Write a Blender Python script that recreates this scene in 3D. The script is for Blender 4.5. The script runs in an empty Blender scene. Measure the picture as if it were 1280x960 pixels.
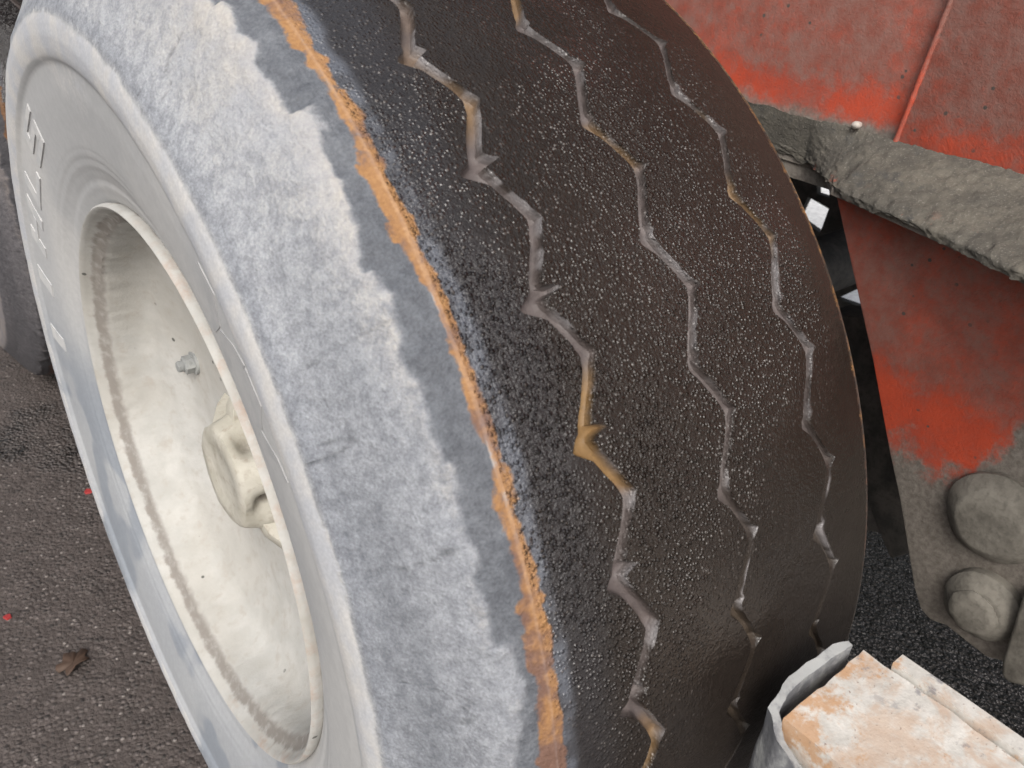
import bpy, bmesh, math, random
import numpy as np
from mathutils import Vector, Matrix

# ------------------------------------------------------------------ camera, sky, sun, exposure
scene = bpy.context.scene
C = scene.collection
cam_data = bpy.data.cameras.new('camera')
cam = bpy.data.objects.new('camera', cam_data); C.objects.link(cam); scene.camera = cam
cam_data.sensor_width = 36.0; cam_data.lens = 29.15
cam_data.clip_start = 0.01; cam_data.clip_end = 500
CAM_POS = Vector((-0.19106, -0.74719, 1.13503))
CAM_ROT = Matrix(((0.77964, 0.28061, -0.55984), (-0.62330, 0.43413, -0.65041), (0.06053, 0.85603, 0.51337)))
cam.matrix_world = Matrix.Translation(CAM_POS) @ CAM_ROT.to_4x4()
FPX = 1036.47
cam_data.dof.use_dof = True
cam_data.dof.focus_distance = 0.80
cam_data.dof.aperture_fstop = 13.0

SUN_ELEV, SUN_AZ = 44.0, 222.0     # azimuth: direction the light comes from, 0 = +y, clockwise
world = bpy.data.worlds.new('World'); scene.world = world; world.use_nodes = True
wn = world.node_tree.nodes; wl = world.node_tree.links
bg = wn['Background']
sky = wn.new('ShaderNodeTexSky'); sky.sky_type = 'NISHITA'; sky.sun_disc = False
sky.sun_elevation = math.radians(SUN_ELEV); sky.sun_rotation = math.radians(SUN_AZ)
sky.air_density = 1.0; sky.dust_density = 6.0; sky.ozone_density = 0.6
hs = wn.new('ShaderNodeHueSaturation'); hs.inputs['Saturation'].default_value = 0.42     # an overcast sky is paler than a clear one
wl.new(sky.outputs[0], hs.inputs['Color']); wl.new(hs.outputs[0], bg.inputs['Color'])
bg.inputs['Strength'].default_value = 0.12
sun_data = bpy.data.lights.new('sun', 'SUN'); sun_data.energy = 0.9; sun_data.angle = math.radians(25); sun_data.color = (1, 0.97, 0.93)
sun = bpy.data.objects.new('sun', sun_data); C.objects.link(sun)
az, el = math.radians(SUN_AZ), math.radians(SUN_ELEV)
sdir = Vector((math.sin(az) * math.cos(el), math.cos(az) * math.cos(el), math.sin(el)))
sun.rotation_euler = sdir.to_track_quat('Z', 'Y').to_euler(); sun.location = (-2, -3, 6)
vs = scene.view_settings
vs.view_transform = 'Standard'; vs.look = 'None'; vs.gamma = 1.0; vs.use_curve_mapping = False
vs.exposure = 0.52

# ------------------------------------------------------------------ helpers
rng = np.random.default_rng(7)
random.seed(7)

def ray(px, py):
    d = CAM_ROT @ Vector(((px - 640) / FPX, -(py - 480) / FPX, -1)); return d
def on_x(px, py, x):
    d = ray(px, py); return CAM_POS + d * ((x - CAM_POS.x) / d.x)
def on_z(px, py, z):
    d = ray(px, py); return CAM_POS + d * ((z - CAM_POS.z) / d.z)

_tab = rng.random((256, 256))
def vnoise(u, v):
    iu = np.floor(u).astype(int); iv = np.floor(v).astype(int); fu = u - iu; fv = v - iv
    fu = fu * fu * (3 - 2 * fu); fv = fv * fv * (3 - 2 * fv)
    a = _tab[iu % 256, iv % 256]; b = _tab[(iu + 1) % 256, iv % 256]; c = _tab[iu % 256, (iv + 1) % 256]; d = _tab[(iu + 1) % 256, (iv + 1) % 256]
    return (a * (1 - fu) + b * fu) * (1 - fv) + (c * (1 - fu) + d * fu) * fv
def fbm(u, v, n=4, g=0.5):
    s = 0; a = 1; t = 0
    for i in range(n):
        s = s + a * vnoise(u * 2 ** i + 17.3 * i, v * 2 ** i + 9.1 * i); t += a; a *= g
    return s / t
def sstep(a, b, x):
    t = np.clip((x - a) / (b - a), 0, 1); return t * t * (3 - 2 * t)

def mesh_obj(name, verts, faces, mat, parent=None, smooth=None):
    me = bpy.data.meshes.new(name); me.from_pydata([tuple(v) for v in verts], [], [tuple(f) for f in faces]); me.update()
    return finish(name, me, mat, parent, smooth)
def finish(name, me, mat, parent=None, smooth=None):
    if mat: me.materials.append(mat)
    if smooth is not None:
        me.polygons.foreach_set('use_smooth', [True] * len(me.polygons)); me.set_sharp_from_angle(angle=math.radians(smooth))
    o = bpy.data.objects.new(name, me); C.objects.link(o)
    if parent: o.parent = parent
    return o
def bm_obj(name, bm, mat, parent=None, smooth=35, bevel=0, seg=2):
    bmesh.ops.recalc_face_normals(bm, faces=bm.faces)
    if bevel:
        ed = [e for e in bm.edges if len(e.link_faces) == 2 and e.calc_face_angle(0) > 0.5]
        bmesh.ops.bevel(bm, geom=ed, offset=bevel, segments=seg, profile=0.5, affect='EDGES', clamp_overlap=True)
    me = bpy.data.meshes.new(name); bm.to_mesh(me); bm.free()
    return finish(name, me, mat, parent, smooth)
def empty(name, loc, label, cat, group=None):
    o = bpy.data.objects.new(name, None); C.objects.link(o); o.location = loc; o.empty_display_size = 0.1
    tag(o, label, cat, group); return o
def tag(o, label=None, cat=None, group=None, kind=None):
    if label: o['label'] = label
    if cat: o['category'] = cat
    if group: o['group'] = group
    if kind: o['kind'] = kind
    return o
def box(bm, x0, x1, y0, y1, z0, z1):
    v = [bm.verts.new((x, y, z)) for x in (x0, x1) for y in (y0, y1) for z in (z0, z1)]
    for f in ((0, 1, 3, 2), (4, 6, 7, 5), (0, 4, 5, 1), (2, 3, 7, 6), (0, 2, 6, 4), (1, 5, 7, 3)): bm.faces.new([v[i] for i in f])
def prism_x(bm, pts, x0, x1):
    a = [bm.verts.new((x0, y, z)) for y, z in pts]; b = [bm.verts.new((x1, y, z)) for y, z in pts]
    bm.faces.new(a[::-1]); bm.faces.new(b); n = len(pts)
    for i in range(n): bm.faces.new((a[i], a[(i + 1) % n], b[(i + 1) % n], b[i]))
def lathe(prof, n, axis='x', jitter=None):
    """closed ring sweep of (axial, radius) points about the local axis"""
    vs_, fs = [], []
    m = len(prof)
    for i in range(n):
        t = 2 * math.pi * i / n
        for j, (a, r) in enumerate(prof):
            rr = r + (jitter(i, j) if jitter else 0)
            if axis == 'x': vs_.append((a, -rr * math.cos(t), rr * math.sin(t)))
            else: vs_.append((rr * math.cos(t), a, rr * math.sin(t)))
    for i in range(n):
        for j in range(m - 1):
            fs.append((i * m + j, i * m + j + 1, ((i + 1) % n) * m + j + 1, ((i + 1) % n) * m + j))
    return vs_, fs
def wobble_cyl(bm, c, r, x0, x1, n, amp=0.0, seed=0, cham=0.006):
    """disc-like pin head, axis x, from x1 (back) to x0 (front, toward -x), uneven rim"""
    rs = np.random.default_rng(seed); ks = rs.normal(size=(6, 2)) * amp
    rings = []
    for a, s in ((x1, 1.0), (x0 + cham, 1.0), (x0, 1 - cham / r), (x0 - 0.001, 0.62), (x0 - 0.0015, 0.25)):
        ring = []
        for i in range(n):
            t = 2 * math.pi * i / n
            rr = r * s * (1 + sum(k[0] * math.cos((q + 2) * t) + k[1] * math.sin((q + 2) * t) for q, k in enumerate(ks)))
            ring.append(bm.verts.new((a, c[0] + rr * math.cos(t), c[1] + rr * math.sin(t))))
        rings.append(ring)
    for a, b in zip(rings, rings[1:]):
        for i in range(n): bm.faces.new((a[i], a[(i + 1) % n], b[(i + 1) % n], b[i]))
    bm.faces.new(rings[-1]); bm.faces.new(rings[0][::-1])

# ------------------------------------------------------------------ node helpers
class NT:
    def __init__(s, name):
        s.m = bpy.data.materials.new(name); s.m.use_nodes = True; s.t = s.m.node_tree; s.n = s.t.nodes; s.l = s.t.links
        s.b = s.n['Principled BSDF']; s.co = s.n.new('ShaderNodeTexCoord').outputs['Object']
    def set(s, i, v):
        if v is None: return
        if isinstance(v, bpy.types.NodeSocket): s.l.new(v, i)
        else: i.default_value = v if not (isinstance(v, tuple) and len(v) == 3 and i.type == 'RGBA') else (*v, 1)
    def noise(s, scale, detail=4, rough=0.55, co=None, dist=0.0):
        n = s.n.new('ShaderNodeTexNoise'); n.inputs['Scale'].default_value = scale; n.inputs['Detail'].default_value = detail; n.inputs['Roughness'].default_value = rough
        n.inputs['Distortion'].default_value = dist
        s.l.new(co or s.co, n.inputs['Vector']); return n.outputs['Fac']
    def voro(s, scale, feature='F1', co=None, out='Distance'):
        n = s.n.new('ShaderNodeTexVoronoi'); n.inputs['Scale'].default_value = scale; n.feature = feature
        s.l.new(co or s.co, n.inputs['Vector']); return n.outputs[out]
    def math(s, op, a, b=None, c=None, clamp=False):
        n = s.n.new('ShaderNodeMath'); n.operation = op; n.use_clamp = clamp
        s.set(n.inputs[0], a); s.set(n.inputs[1], b)
        if c is not None: s.set(n.inputs[2], c)
        return n.outputs[0]
    def ramp(s, v, a, b, lo=0.0, hi=1.0):
        n = s.n.new('ShaderNodeMapRange'); n.interpolation_type = 'SMOOTHSTEP'
        s.set(n.inputs[0], v); s.set(n.inputs[1], a); s.set(n.inputs[2], b); n.inputs[3].default_value = lo; n.inputs[4].default_value = hi
        return n.outputs[0]
    def mix(s, f, a, b, mode='MIX'):
        n = s.n.new('ShaderNodeMix'); n.data_type = 'RGBA'; n.blend_type = mode; n.clamp_factor = True
        s.set(n.inputs[0], f); s.set(n.inputs[6], a); s.set(n.inputs[7], b); return n.outputs[2]
    def attr(s, name, out='Fac'):
        n = s.n.new('ShaderNodeAttribute'); n.attribute_name = name; return n.outputs[out]
    def sep(s, co=None):
        n = s.n.new('ShaderNodeSeparateXYZ'); s.l.new(co or s.co, n.inputs[0]); return n.outputs
    def bump(s, h, strength, dist, normal=None):
        n = s.n.new('ShaderNodeBump'); s.set(n.inputs['Strength'], strength); n.inputs['Distance'].default_value = dist
        s.l.new(h, n.inputs['Height'])
        if normal: s.l.new(normal, n.inputs['Normal'])
        return n.outputs[0]
    def out(s, col=None, rough=None, normal=None, metal=None, spec=None):
        s.set(s.b.inputs['Base Color'], col); s.set(s.b.inputs['Roughness'], rough); s.set(s.b.inputs['Metallic'], metal)
        s.set(s.b.inputs['Specular IOR Level'], spec)
        if normal: s.l.new(normal, s.b.inputs['Normal'])
        return s.m

# ------------------------------------------------------------------ materials
def m_tyre():
    n = NT('tyre_rubber')
    col = n.attr('col', 'Color'); dust = n.attr('dust'); rust = n.attr('rust'); wet = n.attr('wet'); peb = n.attr('peb')
    fine = n.noise(420, 3); med = n.noise(120, 4, 0.6); big = n.noise(28, 4, 0.6)
    dn = n.math('ADD', n.math('MULTIPLY', n.math('SUBTRACT', med, 0.5), 0.9), n.math('MULTIPLY', n.math('SUBTRACT', fine, 0.5), 0.55))
    base = n.mix(n.ramp(n.attr('rgh'), 0.2, 0.7, 0.25, 1.0), col, n.mix(n.ramp(med, 0.3, 0.7), (0.80, 0.80, 0.81), (1.14, 1.14, 1.13)), 'MULTIPLY')
    grain = n.ramp(n.attr('rgh'), 0.2, 0.7, 0.12, 1.0)
    base = n.mix(grain, base, n.mix(n.ramp(n.noise(520, 3, 0.7), 0.32, 0.68), (0.82, 0.82, 0.83), (1.14, 1.14, 1.14)), 'MULTIPLY')
    # grit pressed into the bald tread, its pale specks also painting wet glints
    v = n.n.new('ShaderNodeTexVoronoi'); v.inputs['Scale'].default_value = 400; n.l.new(n.co, v.inputs['Vector'])
    sc = n.n.new('ShaderNodeSeparateColor'); n.l.new(v.outputs['Color'], sc.inputs[0])
    grit_glints = n.math('MULTIPLY', n.math('MULTIPLY', n.ramp(sc.outputs[0], 0.80, 0.99), n.ramp(v.outputs['Distance'], 0.55, 0.25)), n.ramp(peb, 0.1, 0.6))
    base = n.mix(n.math('MULTIPLY', grit_glints, 0.75), base, n.mix(sc.outputs[1], (0.065, 0.050, 0.042), (0.21, 0.195, 0.185)))
    dmask = n.ramp(n.math('ADD', dust, n.math('MULTIPLY', dn, 0.55)), 0.26, 0.74)
    dcol = n.mix(n.ramp(big, 0.35, 0.65), (0.47, 0.485, 0.515), (0.575, 0.565, 0.545))
    dcol = n.mix(1.0, dcol, n.attr('dlt', 'Color'), 'MULTIPLY')
    dcol = n.mix(n.ramp(fine, 0.3, 0.75), n.mix(1.0, dcol, (0.84, 0.84, 0.85), 'MULTIPLY'), dcol)
    base = n.mix(n.math('MULTIPLY', dmask, 0.9), base, dcol)
    rmask = n.ramp(n.math('ADD', rust, n.math('MULTIPLY', dn, 0.9)), 0.28, 0.72)
    zr = n.ramp(n.sep()[2], -0.05, 0.40)
    rcol = n.mix(n.ramp(n.math('ADD', n.noise(30, 4, 0.65), n.math('MULTIPLY_ADD', zr, 0.26, -0.16)), 0.44, 0.62), (0.200, 0.108, 0.074), (0.40, 0.205, 0.070))
    rcol = n.mix(n.ramp(fine, 0.35, 0.7), n.mix(1.0, rcol, (0.8, 0.75, 0.7), 'MULTIPLY'), rcol)
    base = n.mix(n.math('MULTIPLY', rmask, 0.86), base, rcol)
    oi = n.n.new('ShaderNodeObjectInfo'); base = n.mix(1.0, base, oi.outputs['Color'], 'MULTIPLY')      # overall dirtiness of this tyre
    rough = n.math('MULTIPLY_ADD', wet, -0.76, 0.86)
    rough = n.math('ADD', rough, n.math('MULTIPLY', n.math('SUBTRACT', med, 0.5), 0.25), clamp=True)
    rough = n.math('MAXIMUM', rough, n.math('MULTIPLY', rmask, 0.7))
    v2 = n.voro(190)
    h1 = n.math('MULTIPLY', n.ramp(v.outputs['Distance'], 0.75, 0.1), n.ramp(sc.outputs[0], 0.25, 1.0, 0.02, 1.0))
    h2 = n.math('ADD', n.math('ADD', n.math('MULTIPLY', h1, 1.35), n.math('MULTIPLY', n.noise(620, 2, 0.65), 0.45)), n.math('MULTIPLY', n.math('SUBTRACT', 1.0, v2), 0.15))
    b1 = n.bump(h2, peb, 0.0036)
    b2 = n.bump(n.math('ADD', med, n.math('MULTIPLY', fine, 0.5)), n.attr('rgh'), 0.0022, b1)
    return n.out(base, rough, b2, spec=n.math('MULTIPLY_ADD', wet, 0.3, 0.3))
def m_rim():
    n = NT('rim_dusty_cream_paint')
    s = n.sep(); x = s[0]
    r = n.math('SQRT', n.math('ADD', n.math('MULTIPLY', s[1], s[1]), n.math('MULTIPLY', s[2], s[2])))
    n1 = n.noise(14, 5, 0.65); n2 = n.noise(70, 4); n3 = n.noise(300, 3)
    col = n.mix(n.ramp(n1, 0.35, 0.65), (0.415, 0.412, 0.392), (0.50, 0.496, 0.474))
    col = n.mix(n.ramp(n2, 0.5, 0.75, 0, 0.55), col, (0.36, 0.325, 0.285))
    col = n.mix(n.math('MULTIPLY', n.ramp(n.noise(6, 4, 0.6), 0.42, 0.62), 0.4), col, (0.36, 0.34, 0.30))
    # crusted grime behind the lip
    g = n.math('MULTIPLY', n.ramp(n.math('ADD', x, n.math('MULTIPLY', n2, 0.010)), 0.008, 0.013), n.ramp(n.math('ADD', x, n.math('MULTIPLY', n2, 0.016)), 0.028, 0.021))
    col = n.mix(n.math('MULTIPLY', g, n.ramp(n.noise(70, 4), 0.25, 0.55, 0.35, 0.9)), col, (0.225, 0.205, 0.185))
    # specks of tar
    sp = n.voro(34); col = n.mix(n.math('MULTIPLY', n.ramp(n.math('ADD', sp, n.math('MULTIPLY', n2, 0.05)), 0.13, 0.10), n.ramp(n.noise(9, 2), 0.5, 0.58)), col, (0.12, 0.12, 0.11))
    # rust along the lip
    lip = n.ramp(x, 0.006, 0.0)
    col = n.mix(n.math('MULTIPLY', lip, n.math('MULTIPLY', n.ramp(n.noise(40, 5, 0.7), 0.45, 0.70, 0, 0.5), n.ramp(s[1], 0.05, -0.12))), col, (0.40, 0.27, 0.20))
    return n.out(col, 0.72, n.bump(n.math('ADD', n2, n.math('MULTIPLY', n3, 0.5)), 0.35, 0.0025), spec=0.3)
def m_hub():
    n = NT('hub_dusty_paint')
    n1 = n.noise(25, 5, 0.65); n2 = n.noise(130, 4)
    col = n.mix(n.ramp(n1, 0.35, 0.65), (0.42, 0.40, 0.34), (0.51, 0.49, 0.43))
    col = n.mix(n.ramp(n2, 0.5, 0.75, 0, 0.5), col, (0.30, 0.25, 0.20))
    sh = n.sep(); rr = n.math('SQRT', n.math('ADD', n.math('MULTIPLY', sh[1], sh[1]), n.math('MULTIPLY', sh[2], sh[2])))
    col = n.mix(n.math('MULTIPLY', n.ramp(n.math('ADD', rr, n.math('MULTIPLY', n1, 0.02)), 0.064, 0.050), n.ramp(sh[0], 0.048, 0.056)), col, (0.12, 0.10, 0.085))
    return n.out(col, 0.75, n.bump(n2, 0.4, 0.002), spec=0.3)
def m_dark_steel(name='grimy_steel', c1=(0.05, 0.048, 0.045), c2=(0.11, 0.10, 0.09)):
    n = NT(name); n1 = n.noise(18, 5, 0.65); n2 = n.noise(150, 4)
    h = n.math('ADD', n2, n.math('MULTIPLY', n.noise(45, 4, 0.65), 1.5))
    return n.out(n.mix(n.ramp(n2, 0.45, 0.75, 0, 0.4), n.mix(n.ramp(n1, 0.35, 0.65), c1, c2), tuple(c * 0.5 for c in c1)), 0.78, n.bump(h, 0.28, 0.003), spec=0.3)
def m_red(name, zlo, zhi, vivid_lo, vivid_hi, dirt_lo=None, dirt_hi=None, amount=0.5, ragged=0.16):
    """red paint: dust film everywhere, clear paint in a band between vivid_lo and vivid_hi, caked dirt below dirt_lo"""
    n = NT(name); z = n.sep()[2]
    n1 = n.noise(9, 5, 0.65); n2 = n.noise(45, 5, 0.7); n3 = n.noise(380, 3, 0.7); n4 = n.noise(130, 4, 0.7)
    red = n.mix(n.ramp(n1, 0.3, 0.7), (0.46, 0.058, 0.026), (0.56, 0.085, 0.04))
    film = n.mix(n.ramp(n2, 0.3, 0.7), (0.255, 0.085, 0.062), (0.27, 0.145, 0.12))
    zz = n.math('ADD', z, n.math('MULTIPLY', n.math('SUBTRACT', n2, 0.5), 0.06))
    band = n.math('MULTIPLY', n.ramp(zz, vivid_lo - 0.01, vivid_lo + 0.01), n.ramp(zz, vivid_hi + 0.035, vivid_hi - 0.005))
    keep = n.math('MULTIPLY_ADD', band, 0.45, n.math('MULTIPLY', n.math('SUBTRACT', n1, 0.5), 1.6))
    keep = n.math('ADD', keep, n.math('MULTIPLY', n.math('SUBTRACT', n4, 0.5), 0.8))
    col = n.mix(n.ramp(keep, -0.35 + amount * 0.3, 0.55 + amount * 0.3), film, red)
    col = n.mix(n.ramp(n3, 0.60, 0.72, 0, 0.6), col, (0.10, 0.075, 0.065))
    pit = n.math('MULTIPLY', n.ramp(n.voro(60), 0.16, 0.10), n.ramp(n.noise(20, 3), 0.52, 0.6))
    col = n.mix(pit, col, (0.10, 0.08, 0.07))
    if dirt_lo is not None:
        dz = n.math('ADD', z, n.math('MULTIPLY', n.math('SUBTRACT', n2, 0.5), ragged))
        if ragged > 0.1: dz = n.math('SUBTRACT', dz, n.ramp(n.sep()[1], -0.49, -0.56, 0, 0.13))
        dcol = n.mix(n.ramp(n4, 0.3, 0.7), (0.16, 0.14, 0.12), (0.27, 0.245, 0.215))
        col = n.mix(n.ramp(dz, dirt_hi, dirt_lo), col, dcol)
    return n.out(col, 0.66, n.bump(n.math('ADD', n4, n.math('MULTIPLY', n3, 0.6)), 0.4, 0.0022), spec=0.35)
def m_dirt(name='caked_road_dirt'):
    n = NT(name); n1 = n.noise(16, 5, 0.65); n2 = n.noise(90, 5, 0.7); n3 = n.noise(420, 3)
    col = n.mix(n.ramp(n1, 0.35, 0.65), (0.098, 0.092, 0.080), (0.150, 0.138, 0.115))
    col = n.mix(n.ramp(n2, 0.42, 0.7, 0, 0.7), col, (0.08, 0.075, 0.066))
    col = n.mix(n.ramp(n.noise(30, 5, 0.7), 0.56, 0.68, 0, 0.75), col, (0.075, 0.075, 0.072))
    col = n.mix(n.math('MULTIPLY', n.ramp(n.noise(24, 5, 0.7), 0.60, 0.68, 0, 0.6), n.ramp(n.sep()[2], 0.885, 0.87)), col, (0.33, 0.07, 0.04))
    col = n.mix(n.ramp(n3, 0.55, 0.75, 0, 0.4), col, (0.36, 0.34, 0.30))
    return n.out(col, 0.92, n.bump(n.math('ADD', n2, n.math('MULTIPLY', n3, 0.7)), 0.45, 0.003), spec=0.2)
def m_rusty():
    n = NT('weathered_rusty_paint')
    n1 = n.noise(22, 6, 0.7, dist=0.4); n2 = n.noise(75, 5, 0.7); n3 = n.noise(350, 3); s = n.sep()
    white = n.mix(n.ramp(n2, 0.3, 0.7), (0.50, 0.485, 0.45), (0.66, 0.64, 0.60))
    pink = n.mix(n.ramp(n2, 0.3, 0.7), (0.50, 0.39, 0.31), (0.57, 0.48, 0.40))
    col = n.mix(n.ramp(n1, 0.42, 0.56), pink, white)
    edge = n.math('ADD', n.ramp(s[1], -0.64, -0.588, 0, 0.16), n.ramp(s[0], 0.25, 0.20, 0, 0.12))
    col = n.mix(n.ramp(n.math('ADD', n.noise(48, 5, 0.75), edge), 0.58, 0.74, 0, 0.75), col, (0.50, 0.27, 0.12))
    col = n.mix(n.math('MULTIPLY', n.ramp(n.noise(60, 5, 0.7), 0.56, 0.66, 0, 0.8), n.ramp(s[0], 0.25, 0.29)), col, (0.24, 0.235, 0.245))
    col = n.mix(n.ramp(n3, 0.64, 0.74, 0, 0.7), col, (0.20, 0.12, 0.09))
    return n.out(col, 0.8, n.bump(n.math('ADD', n2, n.math('MULTIPLY', n3, 0.4)), 0.5, 0.0016), spec=0.3)
def m_rubber_pad():
    n = NT('dusty_grey_rubber'); n1 = n.noise(40, 5, 0.65); n2 = n.noise(200, 3)
    up = n.n.new('ShaderNodeNewGeometry').outputs['Normal']; z = n.sep(up)[2]
    col = n.mix(n.ramp(n1, 0.3, 0.7), (0.14, 0.145, 0.16), (0.24, 0.245, 0.255))
    return n.out(n.mix(n.ramp(n.math('ADD', n1, n.math('MULTIPLY', z, 0.15)), 0.5, 0.68, 0, 0.8), col, (0.38, 0.39, 0.385)), 0.8, n.bump(n2, 0.4, 0.002), spec=0.3)
def m_asphalt():
    n = NT('worn_damp_asphalt')
    n1 = n.noise(1.6, 5, 0.6); n2 = n.noise(22, 5, 0.65); n4 = n.noise(260, 3, 0.6)
    v = n.n.new('ShaderNodeTexVoronoi'); v.inputs['Scale'].default_value = 135; n.l.new(n.co, v.inputs['Vector'])
    sepc = n.n.new('ShaderNodeSeparateColor'); n.l.new(v.outputs['Color'], sepc.inputs[0])
    base = n.mix(n.ramp(n2, 0.3, 0.7), (0.064, 0.052, 0.047), (0.100, 0.082, 0.075))
    stone = n.mix(sepc.outputs[1], (0.045, 0.039, 0.036), (0.165, 0.14, 0.13))
    col = n.mix(n.math('MULTIPLY', n.ramp(v.outputs['Distance'], 0.55, 0.30), n.ramp(sepc.outputs[0], 0.45, 0.60)), base, stone)
    col = n.mix(n.math('MULTIPLY', n.ramp(sepc.outputs[2], 0.972, 0.98), n.ramp(v.outputs['Distance'], 0.45, 0.25)), col, (0.28, 0.25, 0.23))
    damp = n.math('MAXIMUM', n.ramp(n1, 0.50, 0.64), n.ramp(n.math('ADD', n.sep()[0], n.math('MULTIPLY', n2, 0.2)), 0.55, 0.85))
    col = n.mix(n.math('MULTIPLY', damp, 0.55), col, n.mix(n.ramp(n.sep()[0], 0.4, 0.8), (0.03, 0.024, 0.019), (0.060, 0.058, 0.062)))  # damp tone, lifted bluish towards the right to paint in wet glints
    rough = n.math('MULTIPLY_ADD', damp, -0.56, 0.72)
    h = n.math('ADD', n.math('MULTIPLY', n.math('SUBTRACT', 1.0, v.outputs['Distance']), n.math('MULTIPLY_ADD', sepc.outputs[0], 0.9, 0.2)), n.math('MULTIPLY', n4, 0.5))
    b1 = n.bump(h, 0.9, 0.006)
    b2 = n.bump(n.math('ADD', n.math('SUBTRACT', 1.0, v.outputs['Distance']), n.noise(60, 3, 0.6)), damp, 0.016, b1)
    return n.out(col, rough, b2, spec=n.math('MULTIPLY_ADD', damp, 0.45, 0.45))
def m_plain(name, col, rough=0.7):
    n = NT(name); a = n.noise(60, 4)
    return n.out(n.mix(n.ramp(a, 0.3, 0.7), tuple(c * 0.82 for c in col), tuple(min(1, c * 1.1) for c in col)), rough, n.bump(n.noise(200, 3), 0.25, 0.001))

M_TYRE = m_tyre(); M_RIM = m_rim(); M_HUB = m_hub(); M_DARK = m_dark_steel(); M_DIRT = m_dirt()
M_ASPH = m_asphalt(); M_RUST = m_rusty(); M_PAD = m_rubber_pad()
M_WEB = m_red('red_paint_side_web', 0.9, 1.4, 0.90, 0.945, 0.912, 0.936, amount=0.55, ragged=0.05)
M_DOUB = m_red('red_paint_doubler', 0.88, 1.4, 0.885, 0.93, 0.888, 0.915, amount=0.85, ragged=0.06)
M_HANG = m_red('red_paint_hanger', 0.4, 0.86, 0.58, 0.66, 0.565, 0.62, amount=0.45)
M_PIN = m_dark_steel('mud_coated_pin', (0.125, 0.115, 0.098), (0.225, 0.21, 0.18))
M_WALL = m_plain('pale_concrete', (0.80, 0.80, 0.79), 0.8)
M_BOLT = m_dark_steel('galvanised_bolt', (0.24, 0.25, 0.25), (0.36, 0.37, 0.36))

# ------------------------------------------------------------------ ground
gv, gf = [], []
NG = 12
for i in range(NG + 1):
    for j in range(NG + 1): gv.append((-60 + 120 * i / NG, -60 + 120 * j / NG, 0))
for i in range(NG):
    for j in range(NG):
        a = i * (NG + 1) + j; gf.append((a, a + NG + 1, a + NG + 2, a + 1))
ground = mesh_obj('ground', gv, gf, M_ASPH); tag(ground, kind='structure')
# pale concrete paving on the far side of the machine, glimpsed through the frame
apron = mesh_obj('concrete_paving', [(2.2, -8, 0.004), (9, -8, 0.004), (9, 12, 0.004), (2.2, 12, 0.004)], [(0, 1, 2, 3)], M_WALL); tag(apron, kind='structure')

# ------------------------------------------------------------------ the wheel
R = 0.5606
NP = 40; PER = 2 * math.pi / NP; DUTY = 0.477; AMP = 0.0102
GROOVES = ((0.1160, 1.0370, 0.0054), (0.2182, 1.0720, 0.0045), (0.3182, 0.9440, 0.0038))   # centre, phase, half width
SIDE = [(0.016, 0.292), (0.008, 0.301), (0.003, 0.307), (0.0000, 0.314), (-0.0030, 0.321), (-0.0030, 0.325), (-0.0062, 0.332), (-0.0110, 0.345), (-0.0155, 0.362),
        (-0.0195, 0.385), (-0.0225, 0.405), (-0.0242, 0.424), (-0.0250, 0.4305), (-0.0282, 0.4335), (-0.0305, 0.441), (-0.0315, 0.452), (-0.0300, 0.463), (-0.0240, 0.4735), (-0.0120, 0.492), (0.0000, 0.515), (0.0110, 0.534), (0.0200, 0.5455), (0.0310, 0.5515), (0.0440, 0.5550)]
def side_profile(step):
    p = np.array(SIDE); d = np.r_[0, np.cumsum(np.hypot(*np.diff(p, axis=0).T))]
    n = int(d[-1] / step); s = np.linspace(0, d[-1], n); return np.stack([np.interp(s, d, p[:, 0]), np.interp(s, d, p[:, 1])], 1)
def crown(x):
    u = (x - 0.213) / 0.169
    return R - 0.0056 * np.abs(u) ** 3.6

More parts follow.
